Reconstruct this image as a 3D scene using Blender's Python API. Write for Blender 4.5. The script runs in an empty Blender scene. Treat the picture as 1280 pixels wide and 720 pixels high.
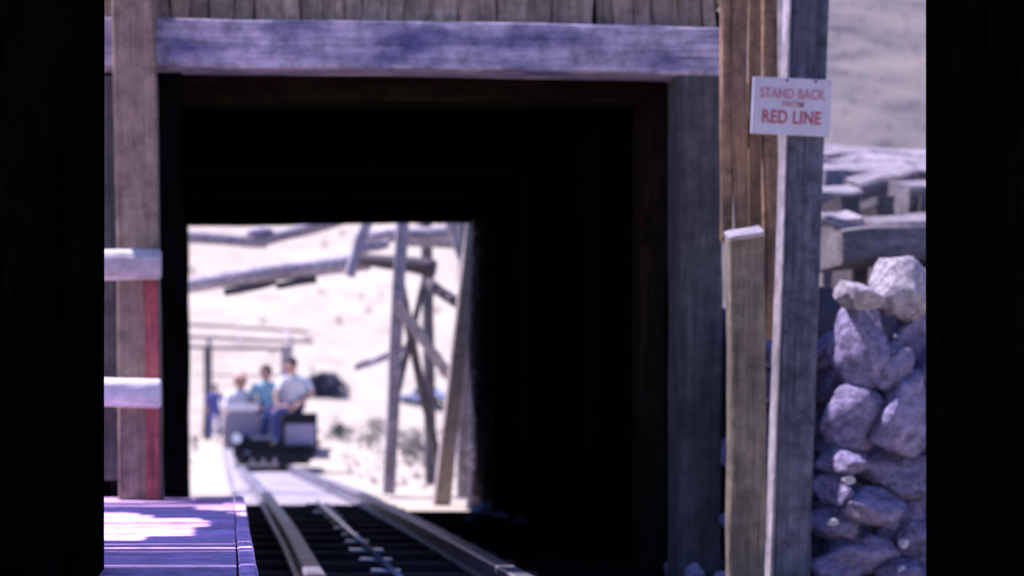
import bpy, bmesh, math, random
from mathutils import Vector, Matrix, noise
random.seed(7)
sc = bpy.context.scene
col = sc.collection
R = math.radians

# ---------------------------------------------------------------- camera
F = 2200.0      # focal length in photo pixels (1280 wide)
H = 0.62        # camera height
cd = bpy.data.cameras.new('camera'); cam = bpy.data.objects.new('camera', cd); col.objects.link(cam)
cam.location = (0, 0, H); cam.rotation_euler = (R(90), 0, 0)
cd.sensor_width = 36; cd.lens = F/1280*36
cd.shift_x = (640-288)/1280; cd.shift_y = (525-360)/1280
cd.clip_start = 0.05; cd.clip_end = 3000
cd.dof.use_dof = True; cd.dof.focus_distance = 3.6; cd.dof.aperture_fstop = 62e-3/0.018
sc.camera = cam

# ---------------------------------------------------------------- light
SUN = Vector((-0.45, 0.24, 0.86)).normalized()
elev = math.asin(SUN.z); az = math.atan2(SUN.x, SUN.y)
w = bpy.data.worlds.new('World'); sc.world = w; w.use_nodes = True
nt = w.node_tree; bg = nt.nodes['Background']
sky = nt.nodes.new('ShaderNodeTexSky'); sky.sky_type = 'NISHITA'; sky.sun_disc = False
sky.sun_elevation = elev; sky.sun_rotation = az
sky.ozone_density = 7.0; sky.air_density = 1.0; sky.dust_density = 0.3
nt.links.new(sky.outputs[0], bg.inputs[0]); bg.inputs[1].default_value = 0.075
ld = bpy.data.lights.new('sun', 'SUN'); ld.energy = 5.0; ld.angle = R(0.5); ld.color = (1.0, 0.86, 0.63)
sun = bpy.data.objects.new('sun', ld); col.objects.link(sun)
sun.rotation_euler = SUN.to_track_quat('Z', 'Y').to_euler(); sun.location = (0, 0, 20)
vs = sc.view_settings; vs.view_transform = 'Standard'; vs.look = 'None'; vs.gamma = 1
vs.exposure = 0.98
vs.use_white_balance = True; vs.white_balance_temperature = 5000; vs.white_balance_tint = 36

# ---------------------------------------------------------------- helpers
def P(px, py, Y):
    return Vector(((px-288)*Y/F, Y, H+(525-py)*Y/F))

def tag(o, label=None, cat=None, group=None, kind=None):
    if label: o['label'] = label
    if cat: o['category'] = cat
    if group: o['group'] = group
    if kind: o['kind'] = kind
    return o

def empty(name, loc, label, cat, group=None):
    o = bpy.data.objects.new(name, None); col.objects.link(o)
    o.empty_display_size = 0.1
    o.location = loc; tag(o, label, cat, group); WM[o] = Matrix.Translation(loc)
    return o
WM = {}

def link(name, me, mat, parent=None, M=None):
    M = M or Matrix.Identity(4)
    if mat is not None and not me.materials:
        me.materials.append(mat)
    o = bpy.data.objects.new(name, me); col.objects.link(o)
    if parent is not None:
        o.parent = parent; o.matrix_basis = WM[parent].inverted() @ M
    else:
        o.matrix_basis = M
    WM[o] = M.copy()
    return o

def frame(p0, p1, twist=0.0):
    z = (p1-p0).normalized()
    ref = Vector((0, 1, 0)) if abs(z.y) < 0.9 else Vector((0, 0, 1))
    x = ref.cross(z).normalized(); y = z.cross(x)
    M = Matrix((x, y, z)).transposed().to_4x4()
    if twist: M = M @ Matrix.Rotation(twist, 4, 'Z')
    M.translation = p0
    return M

def timber_mesh(L, w, d, seg=6, jit=0.003, ch=0.008, taper=1.0, ragged=0.0):
    """squared timber along local Z; w along local X, d along local Y (Y = depth)"""
    me = bpy.data.meshes.new('timber'); off = Vector([random.uniform(0, 90) for _ in range(3)])
    vs_, fs = [], []
    for k in range(seg+1):
        t = k/seg; s = 1+(taper-1)*t
        a, b = w/2*s, d/2*s; c = min(ch, a*0.45, b*0.45)
        ring = [(a-c, -b), (a, -b+c), (a, b-c), (a-c, b), (-a+c, b), (-a, b-c), (-a, -b+c), (-a+c, -b)]
        bow = Vector((noise.noise(off+Vector((0, 0, t*1.7))), noise.noise(off+Vector((9, 0, t*1.7))), 0))*jit*2.5
        for i, (x, y) in enumerate(ring):
            n = Vector((noise.noise(off+Vector((i*3.1, 4, t*L*5))), noise.noise(off+Vector((i*3.1, 8, t*L*5))), 0))*jit
            zz = t*L
            if ragged and k in (0, seg):
                zz += random.uniform(-ragged, ragged)
            vs_.append((x+bow.x+n.x, y+bow.y+n.y, zz))
    for k in range(seg):
        for i in range(8):
            a, b = k*8+i, k*8+(i+1) % 8
            fs.append((a, b, b+8, a+8))
    fs.append(tuple(range(7, -1, -1))); fs.append(tuple(seg*8+i for i in range(8)))
    me.from_pydata([tuple(v) for v in vs_], [], fs); me.update()
    return me

def timber(name, p0, p1, w, d, mat, parent=None, seg=6, jit=0.003, ch=0.008, twist=0, taper=1.0, ragged=0.0):
    p0, p1 = Vector(p0), Vector(p1)
    return link(name, timber_mesh((p1-p0).length, w, d, seg, jit, ch, taper, ragged), mat, parent, frame(p0, p1, twist))

def log(name, p0, p1, r0, r1, mat, parent=None, seg=8, n=12, rough=0.06):
    p0, p1 = Vector(p0), Vector(p1); L = (p1-p0).length
    me = bpy.data.meshes.new('log'); off = Vector([random.uniform(0, 90) for _ in range(3)])
    vs_, fs = [], []
    rings = [(0.0, 0.82)]+[(k/seg, 1.0) for k in range(seg+1)]+[(1.0, 0.82)]
    for j, (t, s) in enumerate(rings):
        r = (r0+(r1-r0)*t)*s; zz = t*L
        if 0 < j < len(rings)-1:
            zz = min(max(zz, r0*0.18), L-r0*0.18)
        bx = noise.noise(off+Vector((0, 0, t*2)))*r*0.5; by = noise.noise(off+Vector((5, 0, t*2)))*r*0.5
        for i in range(n):
            a = 2*math.pi*i/n
            q = 1+rough*noise.noise(off+Vector((math.cos(a)*1.5, math.sin(a)*1.5, t*L*3)))*2
            vs_.append((bx+math.cos(a)*r*q, by+math.sin(a)*r*q, zz))
    m = len(rings)
    for k in range(m-1):
        for i in range(n):
            a, b = k*n+i, k*n+(i+1) % n
            fs.append((a, b, b+n, a+n))
    fs.append(tuple(range(n-1, -1, -1))); fs.append(tuple((m-1)*n+i for i in range(n)))
    me.from_pydata(vs_, [], fs); me.update()
    for f in me.polygons[:-2]: f.use_smooth = True
    return link(name, me, mat, parent, frame(p0, p1))

def rock_mesh(seed, sub=4, chops=16):
    rnd = random.Random(seed); bm = bmesh.new()
    bmesh.ops.create_icosphere(bm, subdivisions=sub, radius=1)
    off = Vector([rnd.uniform(0, 90) for _ in range(3)])
    planes = []
    for _ in range(chops):
        n = Vector((rnd.gauss(0, 1), rnd.gauss(0, 1), rnd.gauss(0, 1))).normalized()
        planes.append((n, rnd.uniform(0.52, 0.86)))
    for v in bm.verts:
        c = v.co.copy()
        for n, d in planes:
            s = c.dot(n)
            if s > d: c -= n*(s-d)*0.97
        c *= 1+0.14*noise.noise(c*1.6+off)+0.08*noise.noise(c*5+off)+0.045*noise.noise(c*13+off)
        v.co = c
    me = bpy.data.meshes.new('rock'); bm.to_mesh(me); bm.free()
    for f in me.polygons: f.use_smooth = True
    return me
ROCKS = None
def rock(name, p, rx, ry, rz, mat, parent=None, rot=None):
    global ROCKS
    if ROCKS is None: ROCKS = [rock_mesh(s) for s in range(14)]
    me = random.choice(ROCKS)
    key = me.name+mat.name
    if key not in RC:
        m2 = me.copy(); m2.materials.append(mat); RC[key] = m2
    a = rot if rot is not None else random.uniform(-0.5, 0.5)
    M = Matrix.Translation(p) @ Matrix.Rotation(a, 4, 'Y') @ Matrix.Diagonal((rx, ry, rz, 1)) @ Matrix.Rotation(random.uniform(0, 6.28), 4, 'Z')
    return link(name, RC[key], None, parent, M)
RC = {}

def box_mesh(sx, sy, sz, bev=0.01):
    bm = bmesh.new(); bmesh.ops.create_cube(bm, size=1)
    for v in bm.verts: v.co = Vector((v.co.x*sx, v.co.y*sy, v.co.z*sz))
    if bev: bmesh.ops.bevel(bm, geom=bm.edges[:], offset=bev, segments=2, affect='EDGES', profile=0.6)
    me = bpy.data.meshes.new('box'); bm.to_mesh(me); bm.free(); return me
def box(name, x0, x1, y0, y1, z0, z1, mat, parent=None, bev=0.01, rot=None):
    M = Matrix.Translation(((x0+x1)/2, (y0+y1)/2, (z0+z1)/2))
    if rot is not None: M = M @ rot
    return link(name, box_mesh(x1-x0, y1-y0, z1-z0, bev), mat, parent, M)
def cyl(name, p0, p1, r, mat, parent=None, n=20, r1=None, bev=0.0):
    p0, p1 = Vector(p0), Vector(p1); bm = bmesh.new()
    L = (p1-p0).length
    bmesh.ops.create_cone(bm, cap_ends=True, segments=n, radius1=r, radius2=r if r1 is None else r1, depth=L)
    for v in bm.verts: v.co.z += L/2
    if bev:
        es = [e for e in bm.edges if e.calc_face_angle(0) > 1]
        bmesh.ops.bevel(bm, geom=es, offset=bev, segments=2, affect='EDGES')
    me = bpy.data.meshes.new('cyl'); bm.to_mesh(me); bm.free()
    for f in me.polygons:
        if len(f.vertices) == 4: f.use_smooth = True
    return link(name, me, mat, parent, frame(p0, p1))

# ---------------------------------------------------------------- materials
def base_mat(name, rough=0.85):
    m = bpy.data.materials.new(name); m.use_nodes = True
    b = m.node_tree.nodes['Principled BSDF']; b.inputs['Roughness'].default_value = rough
    b.inputs['Specular IOR Level'].default_value = 0.3
    return m, m.node_tree, b
def N(nt, t, **kw):
    n = nt.nodes.new(t)
    for k, v in kw.items():
        if k in n.inputs: n.inputs[k].default_value = v
        else: setattr(n, k, v)
    return n
def ramp(nt, stops):
    r = nt.nodes.new('ShaderNodeValToRGB'); cr = r.color_ramp
    while len(cr.elements) < len(stops): cr.elements.new(0.5)
    for e, (p, c) in zip(cr.elements, stops):
        e.position = p; e.color = (*c, 1)
    return r
def wood(name, dark, light, stain=None, rough=0.85, bump=0.5, grain=1.0, stainamt=0.5, mott=0.75):
    m, nt, b = base_mat(name, rough); L = nt.links
    tc = N(nt, 'ShaderNodeTexCoord'); oi = N(nt, 'ShaderNodeObjectInfo')
    add = N(nt, 'ShaderNodeVectorMath', operation='ADD')
    mul = N(nt, 'ShaderNodeMath', operation='MULTIPLY'); mul.inputs[1].default_value = 37.0
    L.new(oi.outputs['Random'], mul.inputs[0])
    L.new(tc.outputs['Object'], add.inputs[0]); L.new(mul.outputs[0], add.inputs[1])
    def tex(sx, sz, detail=4, dist=0.0):
        mp = N(nt, 'ShaderNodeMapping'); mp.inputs['Scale'].default_value = (sx, sx, sz)
        n = N(nt, 'ShaderNodeTexNoise'); n.inputs['Scale'].default_value = 1; n.inputs['Detail'].default_value = detail
        n.inputs['Distortion'].default_value = dist
        L.new(add.outputs[0], mp.inputs[0]); L.new(mp.outputs[0], n.inputs[0]); return n
    g = tex(55*grain, 2.6, 6, 1.2); s = tex(7, 2.6, 5, 0.3); c = tex(160*grain, 1.6, 2)
    r = ramp(nt, [(0.32, dark), (0.68, light)]); L.new(g.outputs[0], r.inputs[0])
    st = stain or tuple(x*0.45 for x in dark)
    mx = N(nt, 'ShaderNodeMix', data_type='RGBA')
    r2 = ramp(nt, [(0.45, (0, 0, 0)), (0.7, (1, 1, 1))]); L.new(s.outputs[0], r2.inputs[0])
    m2 = N(nt, 'ShaderNodeMath', operation='MULTIPLY'); m2.inputs[1].default_value = stainamt
    L.new(r2.outputs[0], m2.inputs[0]); L.new(m2.outputs[0], mx.inputs['Factor'])
    L.new(r.outputs[0], mx.inputs['A']); mx.inputs['B'].default_value = (*st, 1)
    hv = N(nt, 'ShaderNodeHueSaturation')
    mr = N(nt, 'ShaderNodeMapRange'); mr.inputs['To Min'].default_value = 0.75; mr.inputs['To Max'].default_value = 1.25
    L.new(oi.outputs['Random'], mr.inputs[0]); L.new(mr.outputs[0], hv.inputs['Value'])
    L.new(mx.outputs['Result'], hv.inputs['Color'])
    # open cracks along the grain
    r3 = ramp(nt, [(0.30, (0.25, 0.25, 0.25)), (0.38, (1, 1, 1))]); L.new(c.outputs[0], r3.inputs[0])
    m3 = N(nt, 'ShaderNodeMix', data_type='RGBA', blend_type='MULTIPLY'); m3.inputs['Factor'].default_value = 0.8
    L.new(hv.outputs[0], m3.inputs['A']); L.new(r3.outputs[0], m3.inputs['B'])
    iso = N(nt, 'ShaderNodeTexNoise'); iso.inputs['Scale'].default_value = 17; iso.inputs['Detail'].default_value = 7; iso.inputs['Roughness'].default_value = 0.72
    L.new(add.outputs[0], iso.inputs[0])
    r5 = ramp(nt, [(0.34, (0.42, 0.42, 0.45)), (0.56, (1.0, 1.0, 1.0)), (0.7, (1.25, 1.22, 1.18))]); L.new(iso.outputs[0], r5.inputs[0])
    m5 = N(nt, 'ShaderNodeMix', data_type='RGBA', blend_type='MULTIPLY'); m5.inputs['Factor'].default_value = mott
    L.new(m3.outputs['Result'], m5.inputs['A']); L.new(r5.outputs[0], m5.inputs['B'])
    L.new(m5.outputs['Result'], b.inputs['Base Color'])
    bp = N(nt, 'ShaderNodeBump'); bp.inputs['Strength'].default_value = bump; bp.inputs['Distance'].default_value = 0.004
    ad = N(nt, 'ShaderNodeMath', operation='ADD'); L.new(g.outputs[0], ad.inputs[0]); L.new(r3.outputs[0], ad.inputs[1])
    L.new(ad.outputs[0], bp.inputs['Height']); L.new(bp.outputs[0], b.inputs['Normal'])
    return m
def mottled(name, c1, c2, scale=8, rough=0.9, bump=0.4, dist=0.02, c3=None, metallic=0, coords='Object', detail=6):
    m, nt, b = base_mat(name, rough); L = nt.links; b.inputs['Metallic'].default_value = metallic
    tc = N(nt, 'ShaderNodeTexCoord')
    n = N(nt, 'ShaderNodeTexNoise'); n.inputs['Scale'].default_value = scale; n.inputs['Detail'].default_value = detail
    n.inputs['Roughness'].default_value = 0.65
    L.new(tc.outputs[coords], n.inputs[0])
    st = [(0.35, c1), (0.62, c2)]+([(0.75, c3)] if c3 else [])
    r = ramp(nt, st); L.new(n.outputs[0], r.inputs[0]); L.new(r.outputs[0], b.inputs['Base Color'])
    bp = N(nt, 'ShaderNodeBump'); bp.inputs['Strength'].default_value = bump; bp.inputs['Distance'].default_value = dist
    L.new(n.outputs[0], bp.inputs['Height']); L.new(bp.outputs[0], b.inputs['Normal'])
    return m
def plain(name, c, rough=0.6, metallic=0, var=0.12):
    return mottled(name, tuple(x*(1-var) for x in c), tuple(min(1, x*(1+var)) for x in c), 14, rough, 0.1, 0.003, metallic=metallic)

m_siding = wood('siding_wood', (0.24, 0.18, 0.13), (0.40, 0.32, 0.24), stainamt=0.6)
m_beam = wood('whitewashed_beam', (0.50, 0.44, 0.58), (0.76, 0.67, 0.84), stain=(0.09, 0.10, 0.30), stainamt=1.0, mott=0.9)
m_frame = wood('grey_frame_post', (0.055, 0.057, 0.06), (0.12, 0.12, 0.12), stainamt=0.5)
m_brown = wood('brown_boards', (0.25, 0.15, 0.085), (0.50, 0.32, 0.20), stain=(0.10, 0.07, 0.055), stainamt=0.75, mott=0.9, grain=1.2)
m_grey = wood('grey_post', (0.17, 0.14, 0.10), (0.29, 0.24, 0.175), stainamt=0.5)
m_tall = wood('tall_post_wood', (0.055, 0.06, 0.085), (0.12, 0.125, 0.165), stainamt=0.6, mott=1.0)
m_lpost = wood('left_post_wood', (0.24, 0.18, 0.14), (0.36, 0.27, 0.21), stainamt=0.3)
m_white = wood('white_painted_pole', (0.72, 0.66, 0.66), (0.85, 0.80, 0.80), stain=(0.35, 0.31, 0.36), stainamt=0.6, bump=0.3, mott=0.5)
m_red = wood('red_painted_board', (0.38, 0.08, 0.09), (0.55, 0.17, 0.16), stainamt=0.25, bump=0.2)
m_deck = wood('deck_planks', (0.78, 0.44, 0.72), (0.93, 0.58, 0.90), stainamt=0.25)
m_dark = wood('deep_shade_wood', (0.004, 0.0038, 0.004), (0.011, 0.010, 0.0105), stainamt=0.4)  # darkness of the unlit shed interior put into the wood colour
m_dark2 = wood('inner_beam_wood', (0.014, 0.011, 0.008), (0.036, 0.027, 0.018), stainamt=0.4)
m_postblack = wood('added_post_black', (0.0012, 0.001, 0.001), (0.003, 0.0026, 0.0025), rough=0.95)  # near-black colour for the added canopy and its posts
for m_ in (m_dark, m_dark2, m_postblack): m_.node_tree.nodes['Principled BSDF'].inputs['Specular IOR Level'].default_value = 0.0
m_tres = wood('trestle_wood', (0.32, 0.28, 0.32), (0.50, 0.44, 0.48), stainamt=0.4)
m_tresw = wood('warm_trestle_wood', (0.44, 0.36, 0.33), (0.66, 0.56, 0.50), stainamt=0.3)
m_tresd = wood('dark_trestle_wood', (0.08, 0.07, 0.075), (0.16, 0.14, 0.145), stainamt=0.4)
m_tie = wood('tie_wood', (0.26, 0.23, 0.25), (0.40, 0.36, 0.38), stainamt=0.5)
m_tied = wood('shaded_tie_wood', (0.022, 0.02, 0.02), (0.05, 0.045, 0.045), stainamt=0.5)  # darker copy of the tie wood for the tunnel's shade
m_stack = wood('stacked_timber_wood', (0.20, 0.17, 0.18), (0.40, 0.35, 0.37), stainamt=0.6)
m_litwood = wood('sunlit_edge_wood', (0.42, 0.36, 0.40), (0.62, 0.55, 0.58), stainamt=0.6)  # sunlight on post edges put into a pale wood colour
m_pile = wood('weathered_timber', (0.30, 0.26, 0.28), (0.52, 0.45, 0.47), stainamt=0.4)
m_bark = mottled('bark', (0.012, 0.01, 0.014), (0.14, 0.12, 0.17), 16, 0.9, 1.0, 0.03, c3=(0.7, 0.65, 0.8))  # brightest flecks are glints put into the bark colour
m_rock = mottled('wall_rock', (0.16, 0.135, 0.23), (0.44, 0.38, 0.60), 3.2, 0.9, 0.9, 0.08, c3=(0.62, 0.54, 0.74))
m_fleck = plain('sun_fleck_stone', (0.5, 0.46, 0.5), 0.7)  # pale colour standing for sun flecks on the shaded wall
m_rocklit = mottled('sunlit_wall_rock', (0.26, 0.23, 0.28), (0.60, 0.54, 0.58), 4.0, 0.9, 0.8, 0.06)  # paler copy of the wall rock, for sunlight on the top stones
m_rubble = mottled('rubble_rock', (0.24, 0.22, 0.32), (0.48, 0.44, 0.60), 4.0, 0.9, 0.5, 0.05)
m_bank = mottled('bank_earth', (0.06, 0.05, 0.055), (0.12, 0.10, 0.11), 5, 0.95, 0.6, 0.03)
m_shadefloor = mottled('shaded_floor', (0.006, 0.006, 0.006), (0.022, 0.02, 0.022), 30, 0.95, 0.8, 0.02)  # near-black colour for the shade on the tunnel floor
m_shadefloor.node_tree.nodes['Principled BSDF'].inputs['Specular IOR Level'].default_value = 0.0
m_steel = mottled('rail_steel', (0.16, 0.15, 0.18), (0.36, 0.34, 0.40), 9, 0.45, 0.15, 0.003, metallic=0.8)
m_plate = mottled('glint_plate', (0.50, 0.54, 0.66), (0.80, 0.84, 0.95), 20, 0.32, 0.2, 0.003, metallic=0.7)  # bright bluish colour standing for glints along the track centre
m_black = plain('black_iron', (0.012, 0.012, 0.016), 0.5, 0.3)
m_lilac = plain('grey_panel', (0.34, 0.30, 0.40), 0.55)
m_bwhite = plain('white_paint', (0.78, 0.76, 0.76), 0.5)
m_grey2 = plain('grey_paint', (0.24, 0.22, 0.3), 0.5)
m_skin = plain('skin', (0.45, 0.26, 0.19), 0.55)
m_hair = plain('dark_hair', (0.03, 0.022, 0.02), 0.6)
m_hairb = plain('brown_hair', (0.12, 0.07, 0.05), 0.6)
m_jean = plain('blue_jeans', (0.045, 0.06, 0.17), 0.9)
m_shirtw = plain('white_shirt', (0.72, 0.70, 0.70), 0.9)
m_teal = plain('teal_shirt', (0.28, 0.47, 0.52), 0.9)
m_blue = plain('blue_clothes', (0.10, 0.10, 0.34), 0.9)
m_straw = plain('straw_hat', (0.55, 0.38, 0.30), 0.9)
m_boot = plain('boot', (0.03, 0.02, 0.02), 0.6)
m_sign = mottled('sign_white', (0.44, 0.41, 0.48), (0.54, 0.51, 0.58), 9, 0.6, 0.05, 0.002)
m_letter = plain('sign_red_paint', (0.36, 0.07, 0.10), 0.6)
m_letter2 = plain('faded_red_paint', (0.44, 0.17, 0.22), 0.6)
m_car = plain('pale_blue_paint', (0.30, 0.33, 0.48), 0.3)
m_glass = plain('dark_glass', (0.02, 0.02, 0.03), 0.1)
m_tyre = plain('tyre', (0.02, 0.02, 0.02), 0.9)
m_shrub = mottled('dark_foliage', (0.035, 0.035, 0.06), (0.13, 0.125, 0.19), 5, 0.9)
m_scrub = mottled('dry_scrub', (0.16, 0.13, 0.12), (0.30, 0.25, 0.24), 3, 0.95, coords='Generated')
m_lens = plain('lamp_lens', (0.8, 0.8, 0.85), 0.15)

def ground_mat(name, far=False):
    m, nt, b = base_mat(name, 0.95); L = nt.links
    g = N(nt, 'ShaderNodeNewGeometry')
    def nz(scale, detail=6, rough=0.6):
        n = N(nt, 'ShaderNodeTexNoise'); n.inputs['Scale'].default_value = scale; n.inputs['Detail'].default_value = detail
        n.inputs['Roughness'].default_value = rough; L.new(g.outputs['Position'], n.inputs[0]); return n
    a, c = nz(0.05 if far else 0.6), nz(0.4 if far else 9)
    r = ramp(nt, [(0.3, (0.43, 0.375, 0.275)), (0.7, (0.50, 0.44, 0.33))]); L.new(a.outputs[0], r.inputs[0])
    r2 = ramp(nt, [(0.36, (0.76, 0.68, 0.68)), (0.5, (1, 1, 1))]); L.new(c.outputs[0], r2.inputs[0])
    mx = N(nt, 'ShaderNodeMix', data_type='RGBA', blend_type='MULTIPLY'); mx.inputs['Factor'].default_value = 0.6
    L.new(r.outputs[0], mx.inputs['A']); L.new(r2.outputs[0], mx.inputs['B']); out = mx.outputs['Result']
    if far:   # darker, greyer mottled colour towards the right of the slope
        sp = N(nt, 'ShaderNodeSeparateXYZ'); L.new(g.outputs['Position'], sp.inputs[0])
        mr = N(nt, 'ShaderNodeMapRange'); mr.inputs['From Min'].default_value = 38; mr.inputs['From Max'].default_value = 62
        big = nz(0.03); ma = N(nt, 'ShaderNodeMath', operation='MULTIPLY_ADD'); ma.inputs[1].default_value = 30
        L.new(big.outputs[0], ma.inputs[0]); L.new(sp.outputs['X'], ma.inputs[2]); L.new(ma.outputs[0], mr.inputs[0])
        d = nz(0.05, 9, 0.72); rd = ramp(nt, [(0.36, (0.06, 0.05, 0.06)), (0.47, (0.13, 0.112, 0.105)), (0.62, (0.185, 0.158, 0.135))]); L.new(d.outputs[0], rd.inputs[0])
        m4 = N(nt, 'ShaderNodeMix', data_type='RGBA'); L.new(mr.outputs[0], m4.inputs['Factor'])
        L.new(out, m4.inputs['A']); L.new(rd.outputs[0], m4.inputs['B']); out = m4.outputs['Result']
    L.new(out, b.inputs['Base Color'])
    bp = N(nt, 'ShaderNodeBump'); bp.inputs['Strength'].default_value = 0.5; bp.inputs['Distance'].default_value = 0.3 if far else 0.03
    L.new(c.outputs[0], bp.inputs['Height']); L.new(bp.outputs[0], b.inputs['Normal'])
    return m
m_ground = ground_mat('pale_desert_sand'); m_hill = ground_mat('desert_hillside', True)

# ---------------------------------------------------------------- setting
def grid(name, xs, ys, zf, mat, smooth=True):
    me = bpy.data.meshes.new(name); n = len(xs)
    v = [(x, y, zf(x, y)) for y in ys for x in xs]
    f = [(j*n+i, j*n+i+1, (j+1)*n+i+1, (j+1)*n+i) for j in range(len(ys)-1) for i in range(n-1)]
    me.from_pydata(v, [], f); me.update()
    if smooth:
        for p in me.polygons: p.use_smooth = True
    o = link(name, me, mat); o['kind'] = 'structure'; return o
def spaced(a, b, n, p=1.0): return [a+(b-a)*(i/n)**p for i in range(n+1)]
def gz(x, y):
    if y < 12.2: return 0.0
    k = min(1, (y-12.2)/10)
    away = min(1, max(0, abs(x-(0.605-0.0078*(y-8)))-1.2)/2.0)
    return -0.11*k + away*k*0.10*noise.noise(Vector((x*0.25, y*0.12, 0))) + (0.05*away*k)
xs = sorted(set([-300, -150, -80, -40, -20]+[round(-12+0.5*i, 2) for i in range(65)]+[30, 45, 80, 150, 300]))
ys = sorted(set([-60, -20, -5, 0, 4, 8, 12.2]+[round(12.5+0.6*i, 2) for i in range(50)]+[45, 50, 56, 64, 72, 80, 90, 100, 110, 120, 130, 140, 160]))
grid('ground', xs, ys, gz, m_ground)
def hz(x, y):
    t = max(0, y-126)
    return -0.8+t*0.36+1.6*noise.noise(Vector((x*0.03, y*0.03, 2)))*min(1, t/30)+6*noise.noise(Vector((x*0.008, y*0.008, 5)))*min(1, t/80)-(3.5*(1-abs(noise.noise(Vector((x*0.035+y*0.01, y*0.012, 8))))*2.2))*min(1, t/60)
grid('hillside', spaced(-420, 620, 200), spaced(120, 620, 140, 1.5), hz, m_hill)

# earth bank on the right of the tunnel shed
def bz(x, y):
    e = min(1, max(0, (x-2.02)/0.12))*min(1, max(0, (y-6.55)/0.15))*min(1, max(0, (11.9-y)/0.8))*min(1, max(0, (10-x)/1.5))
    return -0.05+e*(1.16+0.08*noise.noise(Vector((x*1.3, y*1.3, 0)))+0.12*min(1, max(0, (y-8)/3)))
grid('earth_bank', [2.0+0.1*i for i in range(85)], [6.45+0.1*i for i in range(57)], bz, m_bank)

# ---------------------------------------------------------------- tunnel shed
TY, TR = 6.72, 12.35       # front and rear of the shed
shed = empty('tunnel_shed', (0.7, TY, 0), 'dark timber tunnel shed over the railway track with pale lintel beam and plank siding', 'tunnel')
# lintel across the front
timber('lintel_beam', P(86, 56, TY-0.09), P(894, 69, TY-0.09), 58/F*TY, 0.16, m_beam, shed, seg=26, jit=0.004, ch=0.006)
# board siding above the lintel
x = 96
while x < 892:
    wpx = random.uniform(20, 38); x1 = min(x+wpx, 894)
    bt = 27+(x-190)*0.0175-random.uniform(-2, 2.5)
    yy = TY-0.02-random.choice([0, 0.006, 0.013])
    cx = (x+x1)/2; wd = (x1-x-random.choice([0.6, 0.8, 2.2, 1.0]))/F*yy
    a = P(cx, bt, yy); b_ = Vector((a.x+random.uniform(-0.004, 0.004), yy, 2.34))
    timber('siding_board', a, b_, wd, 0.022, m_siding, shed, seg=7, jit=0.0035, ch=0.003, ragged=0.008, twist=random.uniform(-0.05, 0.05))
    x = x1
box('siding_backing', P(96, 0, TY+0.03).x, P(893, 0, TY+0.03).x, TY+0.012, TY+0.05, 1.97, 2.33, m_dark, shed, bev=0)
# front posts
timber('front_post', P(868, 770, TY-0.08), P(869, 98, TY-0.08), 54/F*TY, 0.16, m_frame, shed, seg=12, jit=0.005)
timber('front_post', P(222, 640, TY+0.02), P(212, 90, TY+0.02), 30/F*TY, 0.14, m_dark, shed, seg=12, jit=0.005)
# inner beams, posts, lagging
XL, XR = -0.285, 1.70
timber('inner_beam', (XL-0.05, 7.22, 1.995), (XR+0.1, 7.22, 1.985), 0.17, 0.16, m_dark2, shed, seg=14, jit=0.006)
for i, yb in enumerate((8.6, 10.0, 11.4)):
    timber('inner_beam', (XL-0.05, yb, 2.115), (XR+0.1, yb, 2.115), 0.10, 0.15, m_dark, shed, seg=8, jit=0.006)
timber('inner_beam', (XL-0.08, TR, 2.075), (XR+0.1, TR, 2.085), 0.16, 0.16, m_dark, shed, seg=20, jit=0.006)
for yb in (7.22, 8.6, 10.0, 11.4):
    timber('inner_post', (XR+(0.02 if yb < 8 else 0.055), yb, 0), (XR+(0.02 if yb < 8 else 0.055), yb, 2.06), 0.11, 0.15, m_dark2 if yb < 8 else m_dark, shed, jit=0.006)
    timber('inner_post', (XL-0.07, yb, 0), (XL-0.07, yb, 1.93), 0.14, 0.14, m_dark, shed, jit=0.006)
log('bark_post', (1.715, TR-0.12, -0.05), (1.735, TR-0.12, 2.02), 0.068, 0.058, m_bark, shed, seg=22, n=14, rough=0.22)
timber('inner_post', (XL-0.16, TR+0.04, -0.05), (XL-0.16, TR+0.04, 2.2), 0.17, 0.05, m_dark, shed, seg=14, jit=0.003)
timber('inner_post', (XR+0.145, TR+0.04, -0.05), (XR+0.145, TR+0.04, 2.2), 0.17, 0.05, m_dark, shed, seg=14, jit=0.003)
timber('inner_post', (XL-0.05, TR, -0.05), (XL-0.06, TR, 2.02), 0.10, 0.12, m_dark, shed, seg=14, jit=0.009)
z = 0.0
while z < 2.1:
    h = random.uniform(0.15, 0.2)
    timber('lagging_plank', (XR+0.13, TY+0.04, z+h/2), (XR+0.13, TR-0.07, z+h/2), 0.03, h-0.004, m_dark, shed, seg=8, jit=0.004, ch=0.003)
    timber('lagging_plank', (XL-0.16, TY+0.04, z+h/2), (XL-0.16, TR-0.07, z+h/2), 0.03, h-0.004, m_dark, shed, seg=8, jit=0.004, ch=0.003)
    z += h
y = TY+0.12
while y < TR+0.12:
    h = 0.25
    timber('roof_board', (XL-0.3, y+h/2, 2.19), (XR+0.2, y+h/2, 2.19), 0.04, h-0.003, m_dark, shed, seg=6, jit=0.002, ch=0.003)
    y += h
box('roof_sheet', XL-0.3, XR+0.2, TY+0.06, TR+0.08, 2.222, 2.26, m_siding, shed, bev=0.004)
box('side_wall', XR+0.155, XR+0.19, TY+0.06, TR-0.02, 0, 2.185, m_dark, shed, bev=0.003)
box('side_wall', XL-0.22, XL-0.185, TY+0.06, TR-0.02, 0, 2.185, m_dark, shed, bev=0.003)
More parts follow.
